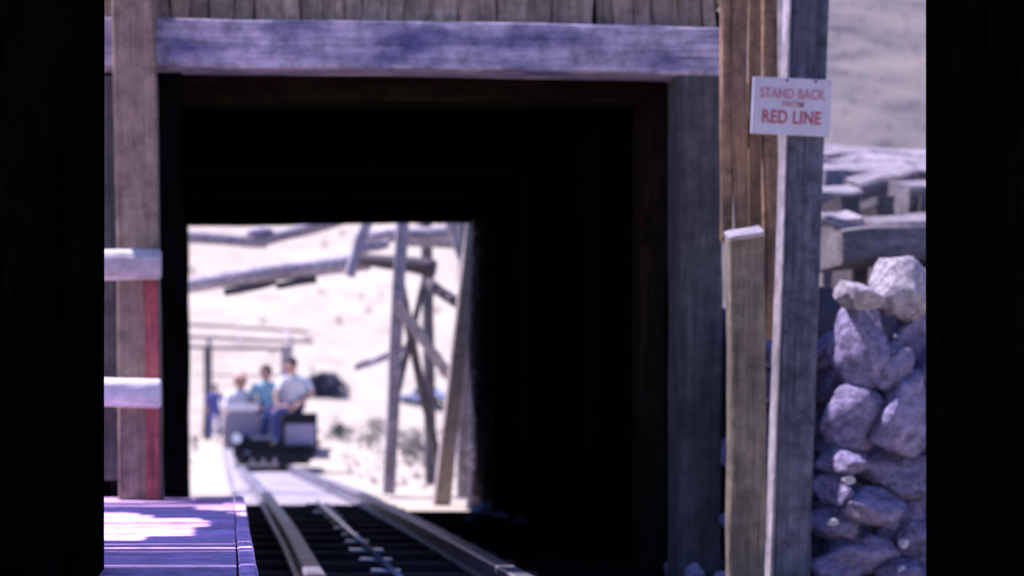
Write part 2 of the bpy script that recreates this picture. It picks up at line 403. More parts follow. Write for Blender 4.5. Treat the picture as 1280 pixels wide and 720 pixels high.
# front wall left of the opening, behind the railing
for i in range(1):
    xa = XL-0.17-0.13*i
    timber('wall_plank', (xa+0.065, TY+0.0, 0.33), (xa+0.065, TY+0.0, 1.93), 0.126, 0.025, m_dark, shed, seg=6, ch=0.003)
timber('violet_board', P(131, 600, TY-0.12), P(131, 96, TY-0.12), 34/F*TY, 0.03, m_frame, shed, seg=12, jit=0.006)
shed.children[-1].name = 'wall_board'
box('tunnel_floor', XL-0.1, XR+0.12, 5.4, 11.92, -0.02, 0.004, m_shadefloor, None, bev=0)['kind'] = 'structure'  # dark sheet laid where the shed's shade falls

# ---------------------------------------------------------------- railway track
def tc_(y): return 0.605-0.0078*max(0, y-8)
def tz(y): return -0.11*min(1, max(0, y-12.2)/10)
track = empty('railway_track', (0.775, 7, 0), 'narrow gauge railway track running through the tunnel and curving left to the train', 'railway track')
def rail_mesh(side):
    prof = [(-0.045, 0), (0.045, 0), (0.045, 0.012), (0.012, 0.02), (0.012, 0.05), (0.034, 0.056), (0.034, 0.074), (0.026, 0.08), (-0.026, 0.08), (-0.034, 0.074), (-0.034, 0.056), (-0.012, 0.05), (-0.012, 0.02), (-0.045, 0.012)]
    ysr = [4.6+0.5*i for i in range(16)]+[12.6+i*1.0 for i in range(50)]
    v, f = [], []; n = len(prof)
    for y in ysr:
        for (a, b) in prof: v.append((tc_(y)+side*0.33+a-0.775, y-7, tz(y)+0.045+b))
    for k in range(len(ysr)-1):
        for i in range(n):
            a, b = k*n+i, k*n+(i+1) % n
            f.append((a, b, b+n, a+n))
    f.append(tuple(range(n-1, -1, -1)))
    me = bpy.data.meshes.new('rail'); me.from_pydata(v, [], f); me.update(); return me
for s in (-1, 1): link('rail', rail_mesh(s), m_steel, track, Matrix.Translation((0.775, 7, 0)))
y = 5.0; k = 0
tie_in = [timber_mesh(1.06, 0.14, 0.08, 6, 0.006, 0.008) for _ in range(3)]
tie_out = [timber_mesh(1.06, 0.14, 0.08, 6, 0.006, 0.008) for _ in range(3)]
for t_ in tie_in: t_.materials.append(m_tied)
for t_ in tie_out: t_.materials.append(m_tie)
plate_me = box_mesh(0.13, 0.06, 0.012, 0.003); plate_me.materials.append(m_plate)
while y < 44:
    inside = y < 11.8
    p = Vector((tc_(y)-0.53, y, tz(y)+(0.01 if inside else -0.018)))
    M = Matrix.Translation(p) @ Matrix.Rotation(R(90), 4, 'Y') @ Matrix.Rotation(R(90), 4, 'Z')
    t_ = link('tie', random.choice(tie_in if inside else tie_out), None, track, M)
    if inside:
        link('tie_glint', plate_me, None, track, Matrix.Translation((0.587+random.uniform(-0.02, 0.02), y, 0.058)) @ Matrix.Rotation(random.uniform(-0.25, 0.25), 4, 'Z') @ Matrix.Diagonal((random.uniform(0.6, 1.25), random.uniform(0.7, 1.1), 1, 1)))  # small bright plates added as the glints on the ties
    y += 0.52; k += 1
cyl('centre_cable', (0.587, 5, 0.076), (0.587, 11.9, 0.072), 0.011, m_plate, track, n=10)
# sand filled between the rails outside
def bedz(x, y): return tz(y)+0.03+0.006*noise.noise(Vector((x*6, y*3, 1)))
me = bpy.data.meshes.new('track_bed'); v = []; f = []
ysb = [11.95+0.35*i for i in range(100)]; nx = 9
for yy in ysb:
    for i in range(nx):
        xx = tc_(yy)-0.58+1.16*i/(nx-1); e = -0.04 if i in (0, nx-1) else 0
        v.append((xx, yy, bedz(xx, yy)+e))
for j in range(len(ysb)-1):
    for i in range(nx-1): f.append((j*nx+i, j*nx+i+1, (j+1)*nx+i+1, (j+1)*nx+i))
me.from_pydata(v, [], f); me.update()
m_bed = mottled('track_bed_dirt', (0.24, 0.215, 0.24), (0.40, 0.36, 0.38), 2.5, 0.95, 0.4, 0.01, coords='Object')
link('track_bed', me, m_bed)['kind'] = 'structure'

# ---------------------------------------------------------------- platform and railing (left)
DZ = 0.325
deck = empty('boarding_platform', (-0.6, 5, 0), 'sun-dappled plank boarding platform at the left beside the track', 'platform')
y = 2.9
while y < 6.60:
    h = random.uniform(0.135, 0.165)
    timber('deck_plank', (-1.9, y+h/2, DZ-0.02), (0.012, y+h/2, DZ-0.02+random.uniform(-0.003, 0.003)), 0.04, h-0.006, m_deck, deck, seg=10, jit=0.002, ch=0.004)
    y += h
timber('edge_board', (0.034, 2.9, DZ-0.085), (0.034, 6.70, DZ-0.085), 0.18, 0.036, m_deck, deck, seg=10, jit=0.002, ch=0.004, twist=R(90))
for xx in (-1.7, -0.9, -0.12):
    timber('joist', (xx, 2.95, DZ-0.12), (xx, 6.5, DZ-0.12), 0.15, 0.06, m_dark, deck, seg=3, twist=R(90))
for xx in (-1.7, -0.9, -0.12):
    for yy in (3.1, 4.7, 6.3):
        timber('deck_leg', (xx, yy, 0), (xx, yy, DZ-0.197), 0.09, 0.09, m_dark, deck, seg=2)

rl = empty('post_and_rail_fence', (-0.34, 6.45, DZ), 'grey post with a red board and two white pole rails on the platform', 'railing')
timber('post', P(177, 626, 6.52), P(164, -260, 6.52), 54/F*6.5, 0.16, m_lpost, rl, seg=16, jit=0.006)
timber('red_board', P(193, 624, 6.425), P(189, 340, 6.425), 17/F*6.4, 0.022, m_red, rl, seg=8, jit=0.002, ch=0.004)
log('top_rail', P(-260, 331, 6.34), P(202, 334, 6.34), 0.052, 0.056, m_white, rl, seg=14, n=18, rough=0.04)
log('lower_rail', P(-260, 487, 6.34), P(202, 493, 6.34), 0.048, 0.053, m_white, rl, seg=14, n=18, rough=0.04)

# ---------------------------------------------------------------- added canopy shaping the light on the platform
cano = empty('added_canopy', (0.5, 3.4, 0), 'added plank canopy shading the platform, on added black posts at both sides of the view', 'canopy')
timber('added_dark_post', (-0.25-0.14, 3.38, 0.0), (-0.25-0.14, 3.38, 2.7), 0.28, 0.24, m_postblack, cano, seg=8, jit=0.0006)  # added post that blacks out the left side of the view
timber('added_dark_post', (1.387+0.143, 3.38, 0.0), (1.387+0.143, 3.38, 2.7), 0.30, 0.24, m_postblack, cano, seg=8, jit=0.0006)  # added post that blacks out the right side of the view
timber('crossbeam', (-2.6, 3.38, 2.72), (2.4, 3.38, 2.72), 0.14, 0.16, m_postblack, cano, seg=4)
timber('crossbeam', (-2.6, 6.3, 2.72), (-0.95, 6.3, 2.72), 0.14, 0.12, m_postblack, cano, seg=4)
timber('added_dark_post', (-2.2, 6.3, 0.0), (-2.2, 6.3, 2.65), 0.16, 0.16, m_postblack, cano, seg=4)
CAN = [(2.5, 4.22, -2.9, 2.1), (4.235, 4.60, -2.9, -0.92), (4.612, 4.70, -2.9, -0.92), (4.74, 4.90, -2.9, -0.92), (4.915, 5.0, -2.9, -0.92), (5.0, 5.2, -1.48, -0.92), (5.2, 5.5, -1.40, -0.92), (5.5, 5.9, -1.35, -0.92), (5.9, 6.06, -1.55, -1.22), (6.06, 6.2, -1.55, -1.27), (6.2, 6.33, -1.6, -1.31), (6.33, 6.50, -2.9, -1.34), (6.50, 6.68, -2.9, -1.42), (6.70, 7.2, -1.2, -0.92)]  # unseen boards, gaps placed to cast the platform's sun patches
for (a, b, xl, xr) in CAN:
    n = max(1, round((b-a)/0.16)); h = (b-a)/n
    for i in range(n):
        timber('shade_board', (xl+random.uniform(-0.03, 0.03), a+h*(i+0.5), 2.81), (xr+random.uniform(-0.02, 0.02), a+h*(i+0.5), 2.81), 0.03, h-0.001, m_siding, cano, seg=8, jit=0.001, ch=0.001)

# ---------------------------------------------------------------- right-hand posts and sign
bp_ = empty('brown_board_panel', (1.8, 6.4, 0), 'orange brown vertical boards with ragged lower ends beside the warning sign', 'boards')
for (xa, xb, yb, yd) in ((901, 917, 300, 6.05), (917, 936, 306, 6.035), (936, 953, 300, 6.05), (952, 972, 425, 6.07)):
    c_ = (xa+xb)/2
    timber('brown_board', P(c_, yb, yd), P(c_-2, -240, yd), (xb-xa-1.2)/F*yd, 0.022, m_brown, bp_, seg=16, jit=0.003, ch=0.004, ragged=0.012)
timber('cross_cleat', P(903, 120, 6.10), P(985, 118, 6.10), 0.09, 0.04, m_brown, bp_)
gp = empty('short_grey_post', (1.83, 6.2, 0), 'short weathered grey post with a pale strip for its sunlit top standing left of the tall post', 'post')
timber('post_shaft', (P(930, 525, 5.85).x, 5.85, 0.0), P(930, 297, 5.85), 44/F*5.8, 0.06, m_grey, gp, seg=14, jit=0.006, ch=0.006)
timber('sunlit_top_strip', P(908, 297, 5.8), P(952, 287, 5.8), 0.013, 0.05, m_litwood, gp, seg=8, jit=0.004, ch=0.004, twist=R(35))  # pale strip drawn as the sunlit top of the post
tp = empty('tall_post', (1.97, 6.3, 0), 'tall square grey-blue timber post carrying the warning sign', 'post')
timber('post_shaft', (P(990, 525, 5.85).x, 5.89, 0.0), P(1018, -300, 5.89), 47/F*5.85, 0.075, m_tall, tp, seg=20, jit=0.004, ch=0.008)
timber('sunlit_edge_strip', (P(964.5, 525, 5.85).x, 5.885, 0.0), P(992.5, -300, 5.885), 0.007, 0.07, m_litwood, tp, seg=20, jit=0.002, ch=0.003)  # pale strip added as the sunlit left side of the post

S = P(989, 133.5, 5.82)
sg = empty('warning_sign', S, 'small white sign with red lettering nailed to the tall post', 'sign')
MS = Matrix.Translation(S) @ Matrix.Rotation(R(2.6), 4, 'Y')
sw, sh = 98/F*5.82, 71/F*5.82
link('sign_board', box_mesh(sw, 0.012, sh, 0.002), m_sign, sg, MS)
def text(body, size, dx, dz, mat, wide=1.0, bold=0.0):
    cu = bpy.data.curves.new('t', 'FONT'); cu.body = body; cu.size = size; cu.align_x = 'CENTER'; cu.align_y = 'CENTER'
    cu.extrude = 0.0006; cu.offset = bold; cu.space_character = 1.05
    t = bpy.data.objects.new('t', cu); col.objects.link(t)
    dg = bpy.context.evaluated_depsgraph_get(); me = bpy.data.meshes.new_from_object(t.evaluated_get(dg))
    bpy.data.objects.remove(t)
    me.materials.clear()
    M = MS @ Matrix.Translation((dx, -0.0075, dz)) @ Matrix.Rotation(R(90), 4, 'X') @ Matrix.Diagonal((wide, 1, 1, 1))
    return link('lettering', me, mat, sg, M)
text('STAND BACK', 0.047, 0.0, 0.040, m_letter2, 0.72, 0.0006)
text('FROM', 0.028, 0.004, 0.006, m_letter2, 0.95, 0.0003)
text('RED LINE', 0.060, 0.0, -0.038, m_letter, 0.76, 0.0012)
for dx in (-0.02, 0.075):
    cyl('nail', MS @ Vector((dx, -0.005, 0.085)), MS @ Vector((dx, -0.011, 0.085)), 0.004, m_black, sg, n=8)

# ---------------------------------------------------------------- stone wall (right)
sw_ = empty('dry_stone_wall', (2.3, 6.2, 0), 'stacked violet-grey boulder wall at the right behind the tall post', 'stone wall')
RK = [(1075, 432, 40, 52), (1131, 352, 34, 42), (1070, 368, 34, 22), (1146, 425, 24, 52), (1112, 462, 20, 30), (1066, 524, 38, 36),
      (1124, 520, 44, 54), (1052, 577, 30, 24), (1112, 590, 46, 32), (1042, 614, 22, 22), (1085, 634, 36, 30), (1148, 604, 28, 34),
      (1046, 658, 32, 28), (1122, 656, 36, 34), (1158, 672, 24, 38), (1078, 692, 32, 30), (1042, 708, 24, 24), (1116, 716, 34, 28),
      (1070, 742, 40, 26), (1150, 735, 34, 30), (1188, 360, 34, 40), (1190, 450, 32, 50), (1195, 540, 36, 44), (1200, 620, 34, 40), (1200, 700, 34, 40)]
for (cx, cy, rx, ry) in RK:
    Y = 6.20+random.uniform(-0.07, 0.07)-(0.05 if cy < 400 else 0)
    rock('stone', P(cx, cy, Y), rx*1.16/F*Y, random.uniform(0.13, 0.18), ry*1.16/F*Y, m_rocklit if cy < 400 else m_rock, sw_)
for row in range(9):
    for c in range(4):
        cx = 928+c*34+(row % 2)*8; cy = 735-row*42
        if cy < 440: continue
        Y = 6.42+random.uniform(-0.04, 0.04)
        rock('stone', P(cx, cy, Y), 25/F*Y, 0.11, 26/F*Y, m_rock, sw_)
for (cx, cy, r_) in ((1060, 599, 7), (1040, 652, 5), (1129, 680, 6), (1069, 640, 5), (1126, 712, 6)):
    rock('fleck_stone', P(cx, cy, 6.06), r_/F*6.1, 0.03, r_/F*6.1, m_fleck, sw_)  # pale stones set in as sun flecks on the wall

# stacked timbers above the wall
pile = empty('timber_stack', (3.2, 8.6, 1.2), 'stack of rough sawn timbers laid on blocks above the stone wall', 'timber stack')
TL = [(1020, 184, 1260, 198, 6, 11.6), (1020, 194, 1130, 190, 7, 11.2), (1095, 192, 1260, 202, 7, 11.0), (1020, 203, 1090, 199, 9, 10.6), (1080, 205, 1260, 209, 10, 10.3),
      (1018, 218, 1132, 212, 17, 9.8), (1120, 216, 1260, 214, 15, 9.9), (1066, 240, 1138, 226, 32, 9.2), (1122, 250, 1270, 244, 42, 8.9),
      (1018, 248, 1068, 246, 24, 9.1), (1040, 287, 1270, 279, 26, 8.6), (1010, 273, 1068, 270, 11, 8.45)]
for (x0, y0, x1, y1, h, Y) in TL:
    timber('stacked_timber', P(x0, y0, Y), P(x1, y1, Y), h/F*Y, random.uniform(0.2, 0.32), m_stack, pile, seg=10, jit=0.012, ch=0.014, twist=R(16))
timber('bottom_slab', P(1030, 316, 8.1), P(1270, 310, 8.1), 44/F*8.1, 0.5, m_stack, pile, seg=14, jit=0.018, ch=0.02)
for (x0, y0, y1, w_) in ((1050, 250, 285, 22), (1094, 250, 285, 22), (1150, 250, 290, 30), (1062,300,360,20), (1180,300,360,40)):
    timber('support_block', P(x0, y1+8, 8.85), P(x0, y0, 8.85), w_/F*8.8, 0.3, m_tresd, pile, seg=4, jit=0.008)
for i, xx in enumerate((1040, 1110, 1200)):
    for Y in (9.6, 10.6, 11.4):
        timber('support_block', (P(xx, 0, Y).x, Y, 1.05), P(xx, 214-(Y-9.6)*9, Y), 0.14, 0.14, m_stack, pile, seg=4, jit=0.008)

# loose rocks
def loose(px, py, Y, r, k):
    o = rock('loose_rock', P(px, py, Y), r/F*Y, r/F*Y*0.8, r*0.75/F*Y, m_rubble)
    return o
near_post = [(842, 712, 6.9, 16), (868, 716, 6.45, 15), (890, 706, 6.6, 17), (905, 722, 6.35, 14), (822, 724, 7.2, 12)]
for i, a in enumerate(near_post):
    tag(loose(*a, i), ['fist-sized rock against the inner foot of the right tunnel post','rock in front of the right tunnel post foot, left of the short grey post','rounded rock between the right tunnel post and the short grey post','rock at the foot of the short grey post','innermost small rock beside the right tunnel post, nearest the track'][i], 'rock', 'rocks at the foot of the right tunnel post')
exit_r = [(600, 640, 11.6, 20), (628, 650, 11.2, 18), (655, 660, 10.8, 16), (588, 655, 10.9, 11), (640, 668, 10.3, 14), (612, 664, 10.6, 12), (678, 672, 10.2, 14), (700, 685, 9.6, 14)]
for i, a in enumerate(exit_r):
    tag(loose(*a, i), ['pale rock directly at the foot of the bark post at the tunnel exit','second rock from the bark post along the dark right wall','third rock from the bark post along the dark right wall','small rock beside the right rail at the tunnel exit','rock beside the right rail, nearer than the exit rocks','small rock tucked in front of the bark post','rock in the dark along the right tunnel wall','nearest rock of the row along the right tunnel wall'][i], 'rock', 'rocks along the right wall near the tunnel exit')

# ---------------------------------------------------------------- trestle beyond the tunnel
tr = empty('trestle', (1.6, 14.5, 0), 'weathered timber trestle of leaning posts and logs just beyond the tunnel exit', 'trestle')
def px_t(name, x0, y0, Y0, x1, y1, Y1, wpx, mat, d=0.1, **kw):
    p0, p1 = P(x0, y0, Y0), P(x1, y1, Y1)
    return timber(name, p0, p1, wpx/F*(Y0+Y1)/2, d, mat, tr, seg=10, jit=0.007, **kw)
px_t('post', 485, 617, 14.4, 509, 180, 14.4, 15, m_tres, 0.11)
px_t('post', 538, 606, 18, 531, 190, 18, 13, m_tresd, 0.12)
px_t('post', 552, 635, 12.95, 601, 200, 12.95, 21, m_tresw, 0.13, taper=0.8)
px_t('post', 578, 622, 13.9, 583, 200, 13.9, 14, m_pile, 0.1)
px_t('brace', 556, 250, 14.0, 594, 350, 13.8, 20, m_tresw, 0.05)
px_t('brace', 494, 378, 14.2, 566, 474, 14.2, 13, m_tresw, 0.05)
px_t('brace', 497, 340, 14.6, 549, 590, 15.4, 10, m_tresd, 0.06)
px_t('brace', 532, 345, 15.2, 486, 540, 14.9, 8, m_tresd, 0.06)
px_t('brace', 536, 352, 15.0, 580, 386, 14.0, 12, m_tresd, 0.07)
px_t('brace', 446, 459, 15.2, 504, 438, 14.7, 9, m_tres, 0.06)
log('log_beam', P(150, 374, 15.4), P(462, 324, 15.0), 0.062, 0.078, m_tres, tr, seg=12, rough=0.12)
log('log_beam', P(120, 296, 15.8), P(334, 301, 15.6), 0.05, 0.055, m_tres, tr, seg=10, rough=0.12)
log('log_beam', P(320, 303, 15.5), P(520, 250, 15.1), 0.055, 0.05, m_tres, tr, seg=10, rough=0.12)
log('log_beam', P(444, 298, 14.7), P(566, 288, 14.5), 0.058, 0.068, m_tres, tr, seg=8, rough=0.1)
log('log_beam', P(440, 322, 14.9), P(545, 334, 14.7), 0.05, 0.075, m_tresd, tr, seg=8, rough=0.12)
log('log_beam', P(448, 312, 14.5), P(486, 304, 14.5), 0.035, 0.035, m_tres, tr, seg=6, rough=0.1)
px_t('brace', 462, 270, 14.5, 436, 345, 14.5, 13, m_tres, 0.06)
px_t('batten', 280, 366, 15.2, 345, 352, 15.2, 9, m_tresd, 0.06)
px_t('batten', 345, 356, 15.1, 396, 350, 15.1, 8, m_tresd, 0.06)
for (xx, yy) in ((-0.95, 15.45), (-0.7, 15.75), (2.3, 15.0)):
    timber('post', (xx, yy, -0.1), (xx, yy, 2.35), 0.12, 0.12, m_tres, tr, seg=8, jit=0.006)
log('log_beam', P(500, 300, 15.4), (2.4, 15.0, 2.1), 0.05, 0.05, m_tres, tr, seg=8)
sl = rock('white_rock', P(325, 291, 15.5), 0.16, 0.09, 0.055, m_rock, None, rot=0.05)
tag(sl, 'pale rounded stone resting on the upper log of the trestle', 'stone')

# ---------------------------------------------------------------- ramada far behind the train
rm = empty('shade_ramada', (1.0, 52, 0), 'pale pole-roofed shelter standing far behind the train', 'shelter')
YR = 56
def rt(name, x0, y0, x1, y1, wpx, mat, Y=YR, d=0.15, Y1=None):
    return timber(name, P(x0, y0, Y), P(x1, y1, Y1 or Y), wpx/F*Y, d, mat, rm, seg=6, jit=0.02)
rt('post', 260, 550, 260, 432, 10, m_tresd)
rt('post', 354, 550, 355, 432, 8, m_tres, d=0.2)
rt('post', 262, 548, 262, 420, 6, m_tres, Y=61)
rt('post', 362, 548, 362, 420, 6, m_tres, Y=61)
m_pale = wood('bleached_pole', (0.28, 0.20, 0.23), (0.38, 0.29, 0.32), stainamt=0.2)
rt('roof_pole', 228, 433, 366, 437, 4.5, m_pale)
rt('roof_pole', 226, 421, 388, 427, 4, m_pale, Y=58)
rt('roof_pole', 228, 406, 385, 415, 3.5, m_pale, Y=61)
for xx in (236, 300, 360):
    timber('rafter', P(xx, 432, 55.8), P(xx-2, 407, 61.2), 0.05, 0.05, m_tres, rm, seg=2, jit=0.02)
rt('cross_rail', 242, 468, 356, 470, 1.6, m_pale, Y=61)

# ---------------------------------------------------------------- people
SKIN, TOP, LEG, BOOT = 0, 1, 2, 3
def person(loc, yaw, J, mats, label, hair, group=None, hat=None, lean_head=(0, 0)):
    """J: joints in local metres (x right, y forward, z up), origin below the pelvis"""
    root = empty('person', loc, label, 'person', group)
    V, E, Rd, Z = [], [], [], []
    def v(p, r, zone): V.append(Vector(p)); Rd.append(r); Z.append(zone); return len(V)-1
    def chain(a, pts):
        for (p, r, zn) in pts:
            b = v(p, r, zn); E.append((a, b)); a = b
        return a
    mid = lambda a, b, t: Vector(a).lerp(Vector(b), t)
    pel = v(J['pelvis'], 0.135, LEG)
    belly = chain(pel, [(mid(J['pelvis'], J['chest'], 0.45), 0.12, TOP)])
    ch = chain(belly, [(J['chest'], 0.145, TOP)])
    nk = chain(ch, [(mid(J['chest'], J['neck'], 0.75), 0.085, TOP), (J['neck'], 0.052, SKIN)])
    hd = Vector(J['head'])
    up = (hd-Vector(J['neck'])).normalized()
    chain(nk, [(hd-up*0.05, 0.07, SKIN), (hd+up*0.01, 0.088, SKIN), (hd+up*0.075, 0.078, SKIN)])
    for s in ('l', 'r'):
        sh, el, ha = Vector(J['sh'+s]), Vector(J['el'+s]), Vector(J['ha'+s])
        e = chain(ch, [(sh, 0.062, TOP), (mid(sh, el, 0.5), 0.052, TOP), (el, 0.042, J.get('sleeve', SKIN)), (mid(el, ha, 0.6), 0.034, SKIN), (ha, 0.024, SKIN)])
        d = (ha-el).normalized(); side = d.cross(Vector((0, 0, 1)))
        side = side.normalized() if side.length > 0.1 else Vector((1, 0, 0))
        palm = chain(e, [(ha+d*0.05, 0.028, SKIN)])
        for q, (o_, L) in enumerate(((-0.03, 0.062), (-0.011, 0.072), (0.010, 0.068), (0.029, 0.052))):
            b0 = ha+d*0.085+side*o_
            chain(palm, [(b0, 0.009, SKIN), (b0+d*L*0.5+Vector((0, 0, -0.008)), 0.008, SKIN), (b0+d*L*0.85+Vector((0, 0, -0.025)), 0.007, SKIN)])
        chain(e, [(ha+d*0.035+side*-0.035, 0.011, SKIN), (ha+d*0.07+side*-0.055, 0.009, SKIN)])
        hp, kn, an = Vector(J['hp'+s]), Vector(J['kn'+s]), Vector(J['an'+s])
        t = Vector(J['to'+s])
        chain(pel, [(hp, 0.10, LEG), (mid(hp, kn, 0.5), 0.093, LEG), (kn, 0.076, LEG), (mid(kn, an, 0.4), 0.070, LEG), (an, 0.055, LEG), (mid(an, t, 0.5)+Vector((0, 0, -0.02)), 0.042, BOOT), (t, 0.034, BOOT)])
    me = bpy.data.meshes.new('body'); me.from_pydata([tuple(a) for a in V], E, [])
    tmp = bpy.data.objects.new('tmp', me); col.objects.link(tmp)
    sk = tmp.modifiers.new('s', 'SKIN'); sk.use_smooth_shade = True
    for i, r in enumerate(Rd):
        me.skin_vertices[0].data[i].radius = (r, r*0.8 if i in (pel, belly, ch) else r)
    me.skin_vertices[0].data[0].use_root = True
    ss = tmp.modifiers.new('u', 'SUBSURF'); ss.levels = 1; ss.render_levels = 1
    dg = bpy.context.evaluated_depsgraph_get(); bm_ = bpy.data.meshes.new_from_object(tmp.evaluated_get(dg))
    bpy.data.objects.remove(tmp)
    bm_.materials.clear()
    for m_ in mats: bm_.materials.append(m_)
    for p in bm_.polygons:
        c = p.center; best = min(range(len(E)), key=lambda k: (mid(V[E[k][0]], V[E[k][1]], 0.5)-c).length-0.4*(Rd[E[k][0]]+Rd[E[k][1]])/2)
        a, b = E[best]; da, db = (V[a]-c).length-Rd[a]*0.5, (V[b]-c).length-Rd[b]*0.5
        p.material_index = Z[a] if da < db else Z[b]; p.use_smooth = True
    M = Matrix.Translation(loc) @ Matrix.Rotation(yaw, 4, 'Z')
    link('body', bm_, None, root, M)
    # head details (face looks along +y locally)
    fr = Vector((lean_head[0], 1, lean_head[1])).normalized(); rt_ = fr.cross(Vector((0, 0, 1))).normalized(); upv = rt_.cross(fr)
    MH = M @ Matrix.Translation(hd) @ Matrix((rt_, fr, upv)).transposed().to_4x4()
    def blob(name, c, s, mat, cut=None):
        b = bmesh.new(); bmesh.ops.create_icosphere(b, subdivisions=3, radius=1)
        for q in b.verts: q.co = Vector((q.co.x*s[0], q.co.y*s[1], q.co.z*s[2]))+Vector(c)
        if cut:
            dl = [q for q in b.verts if cut(q.co)]; bmesh.ops.delete(b, geom=dl, context='VERTS')
        m = bpy.data.meshes.new(name); b.to_mesh(m); b.free()
        for p in m.polygons: p.use_smooth = True
        return link(name, m, mat, root, MH)
    blob('hair', (0, -0.012, 0.035), (0.092, 0.100, 0.105), hair, lambda c: c.y > 0.045 and c.z < 0.085 or c.z < -0.03)
    blob('nose', (0, 0.092, -0.005), (0.013, 0.018, 0.02), mats[0])
    blob('mouth', (0, 0.083, -0.042), (0.024, 0.006, 0.006), m_letter2)
    for sx in (-1, 1):
        blob('eye', (sx*0.031, 0.080, 0.02), (0.011, 0.008, 0.007), m_black)
        blob('ear', (sx*0.088, 0, 0.0), (0.012, 0.02, 0.03), mats[0])
    if hat:
        h1 = blob('hat', (0, 0, 0.088), (0.098, 0.11, 0.07), hat)
        bmh = bmesh.new(); bmesh.ops.create_cone(bmh, cap_ends=True, segments=24, radius1=0.18, radius2=0.15, depth=0.014)
        mh = bpy.data.meshes.new('brim'); bmh.to_mesh(mh); bmh.free()
        hb = link('hat_brim', mh, hat, h1, MH @ Matrix.Translation((0, 0.01, 0.082)))
    return root

YD = 24.0
def loc3(px, py, dy, base):   # world point minus base
    return P(px, py, YD+dy)-base
# ---- train
trn = empty('mine_train_engine', (0.53, YD, -0.07), 'small black mining train engine with pale square panel at its right front', 'train engine')
def bxp(name, x0, x1, ytop, ybot, y0, y1, mat, par=trn, bev=0.012):
    a, b = P(x0, ybot, YD), P(x1, ytop, YD)
    return box(name, a.x, b.x, YD+y0, YD+y1, a.z, b.z, mat, par, bev)
GB = 588
bxp('frame', 292, 392, 556, 572, -0.15, 1.5, m_black)
bxp('buffer_beam', 300, 386, 566, 580, -0.3, -0.15, m_black)
bxp('hood', 296, 350, 546, 562, -0.05, 1.1, m_black, bev=0.03)
bxp('hood_rail', 314, 351, 545, 549.5, -0.09, -0.05, m_grey2, bev=0.004)
bxp('battery_box', 352, 397, 516, 570, 0.03, 0.75, m_black, bev=0.015)
bxp('front_panel', 356.5, 393.5, 530, 567, 0.0, 0.028, m_lilac, bev=0.006)
bxp('left_locker', 283, 320, 514, 548, 0.12, 0.55, m_grey2, bev=0.012)
bxp('locker_lid', 281, 322, 505, 513.5, 0.05, 0.6, m_bwhite, bev=0.012)
def lamp(px, py, dy, r, name='headlight'):
    a = P(px, py, YD+dy)
    h_ = cyl(name, a, a+Vector((0, 0.12, 0)), r, m_black, trn, n=20, bev=0.008)
    cyl('lens', a+Vector((0, -0.012, 0)), a+Vector((0, 0.002, 0)), r*0.8, m_lens, h_, n=20, bev=0.004)
lamp(296, 548, -0.2, 0.085); lamp(309, 569, -0.25, 0.06, 'lamp')
for px in (316, 330, 344): 
    a = P(px, 577, YD-0.34); cyl('coupling_bolt', a, a+Vector((0, 0.05, 0)), 0.035, m_steel, trn, n=12, bev=0.006)
for yy in (0.1, 0.95):
    for s in (-1, 1):
        xx = tc_(YD)+s*0.33; zz = tz(YD)+0.045+0.08+0.115
        wh = cyl('wheel', (xx-0.03, YD+yy, zz), (xx+0.03, YD+yy, zz), 0.115, m_black, trn, n=24, bev=0.008)
        cyl('hub', (xx-0.04, YD+yy, zz), (xx+0.04, YD+yy, zz), 0.035, m_steel, wh, n=12)
    cyl('axle', (tc_(YD)-0.3, YD+yy, zz), (tc_(YD)+0.3, YD+yy, zz), 0.022, m_black, trn, n=10)
timber('step_bar', P(384, 576, YD-0.1), P(410, 562, YD-0.1), 0.05, 0.05, m_grey2, trn, seg=3)
bxp('step', 396, 412, 560, 574, 0.0, 0.2, m_grey2)
a = P(345, 545, YD+0.15); cyl('brake_lever', a, a+Vector((0.05, 0.05, 0.28)), 0.012, m_steel, trn, n=8)

# ore car carrying passengers
car = empty('passenger_mine_car', (0.47, YD+2.0, -0.07), 'open plank mine car carrying passengers behind the engine', 'rail car')
cx = tc_(YD+2.1)-0.03
for i in range(4):
    zz = 0.22+0.12*i
    for s in (-1, 1):
        timber('side_board', (cx+s*0.52, YD+1.5, zz+0.06), (cx+s*0.52, YD+3.3, zz+0.06), 0.03, 0.115, m_pile, car, seg=4, ch=0.004)
    for yy in (1.46, 3.34):
        timber('end_board', (cx-0.54, YD+yy, zz+0.06), (cx+0.54, YD+yy, zz+0.06), 0.115, 0.03, m_pile, car, seg=4, ch=0.004)
box('car_floor', cx-0.5, cx+0.5, YD+1.5, YD+3.3, 0.2, 0.24, m_dark2, car)
for yy in (2.25, 3.1): box('bench', cx-0.49, cx+0.49, YD+yy-0.15, YD+yy+0.15, 0.5, 0.54, m_pile, car)
for yy in (1.8, 3.0):
    for s in (-1, 1):
        wh = cyl('wheel', (cx+s*0.33-0.03, YD+yy, 0.13), (cx+s*0.33+0.03, YD+yy, 0.13), 0.115, m_black, car, n=20, bev=0.008)
    cyl('axle', (cx-0.30, YD+yy, 0.13), (cx+0.30, YD+yy, 0.13), 0.022, m_black, car, n=8)

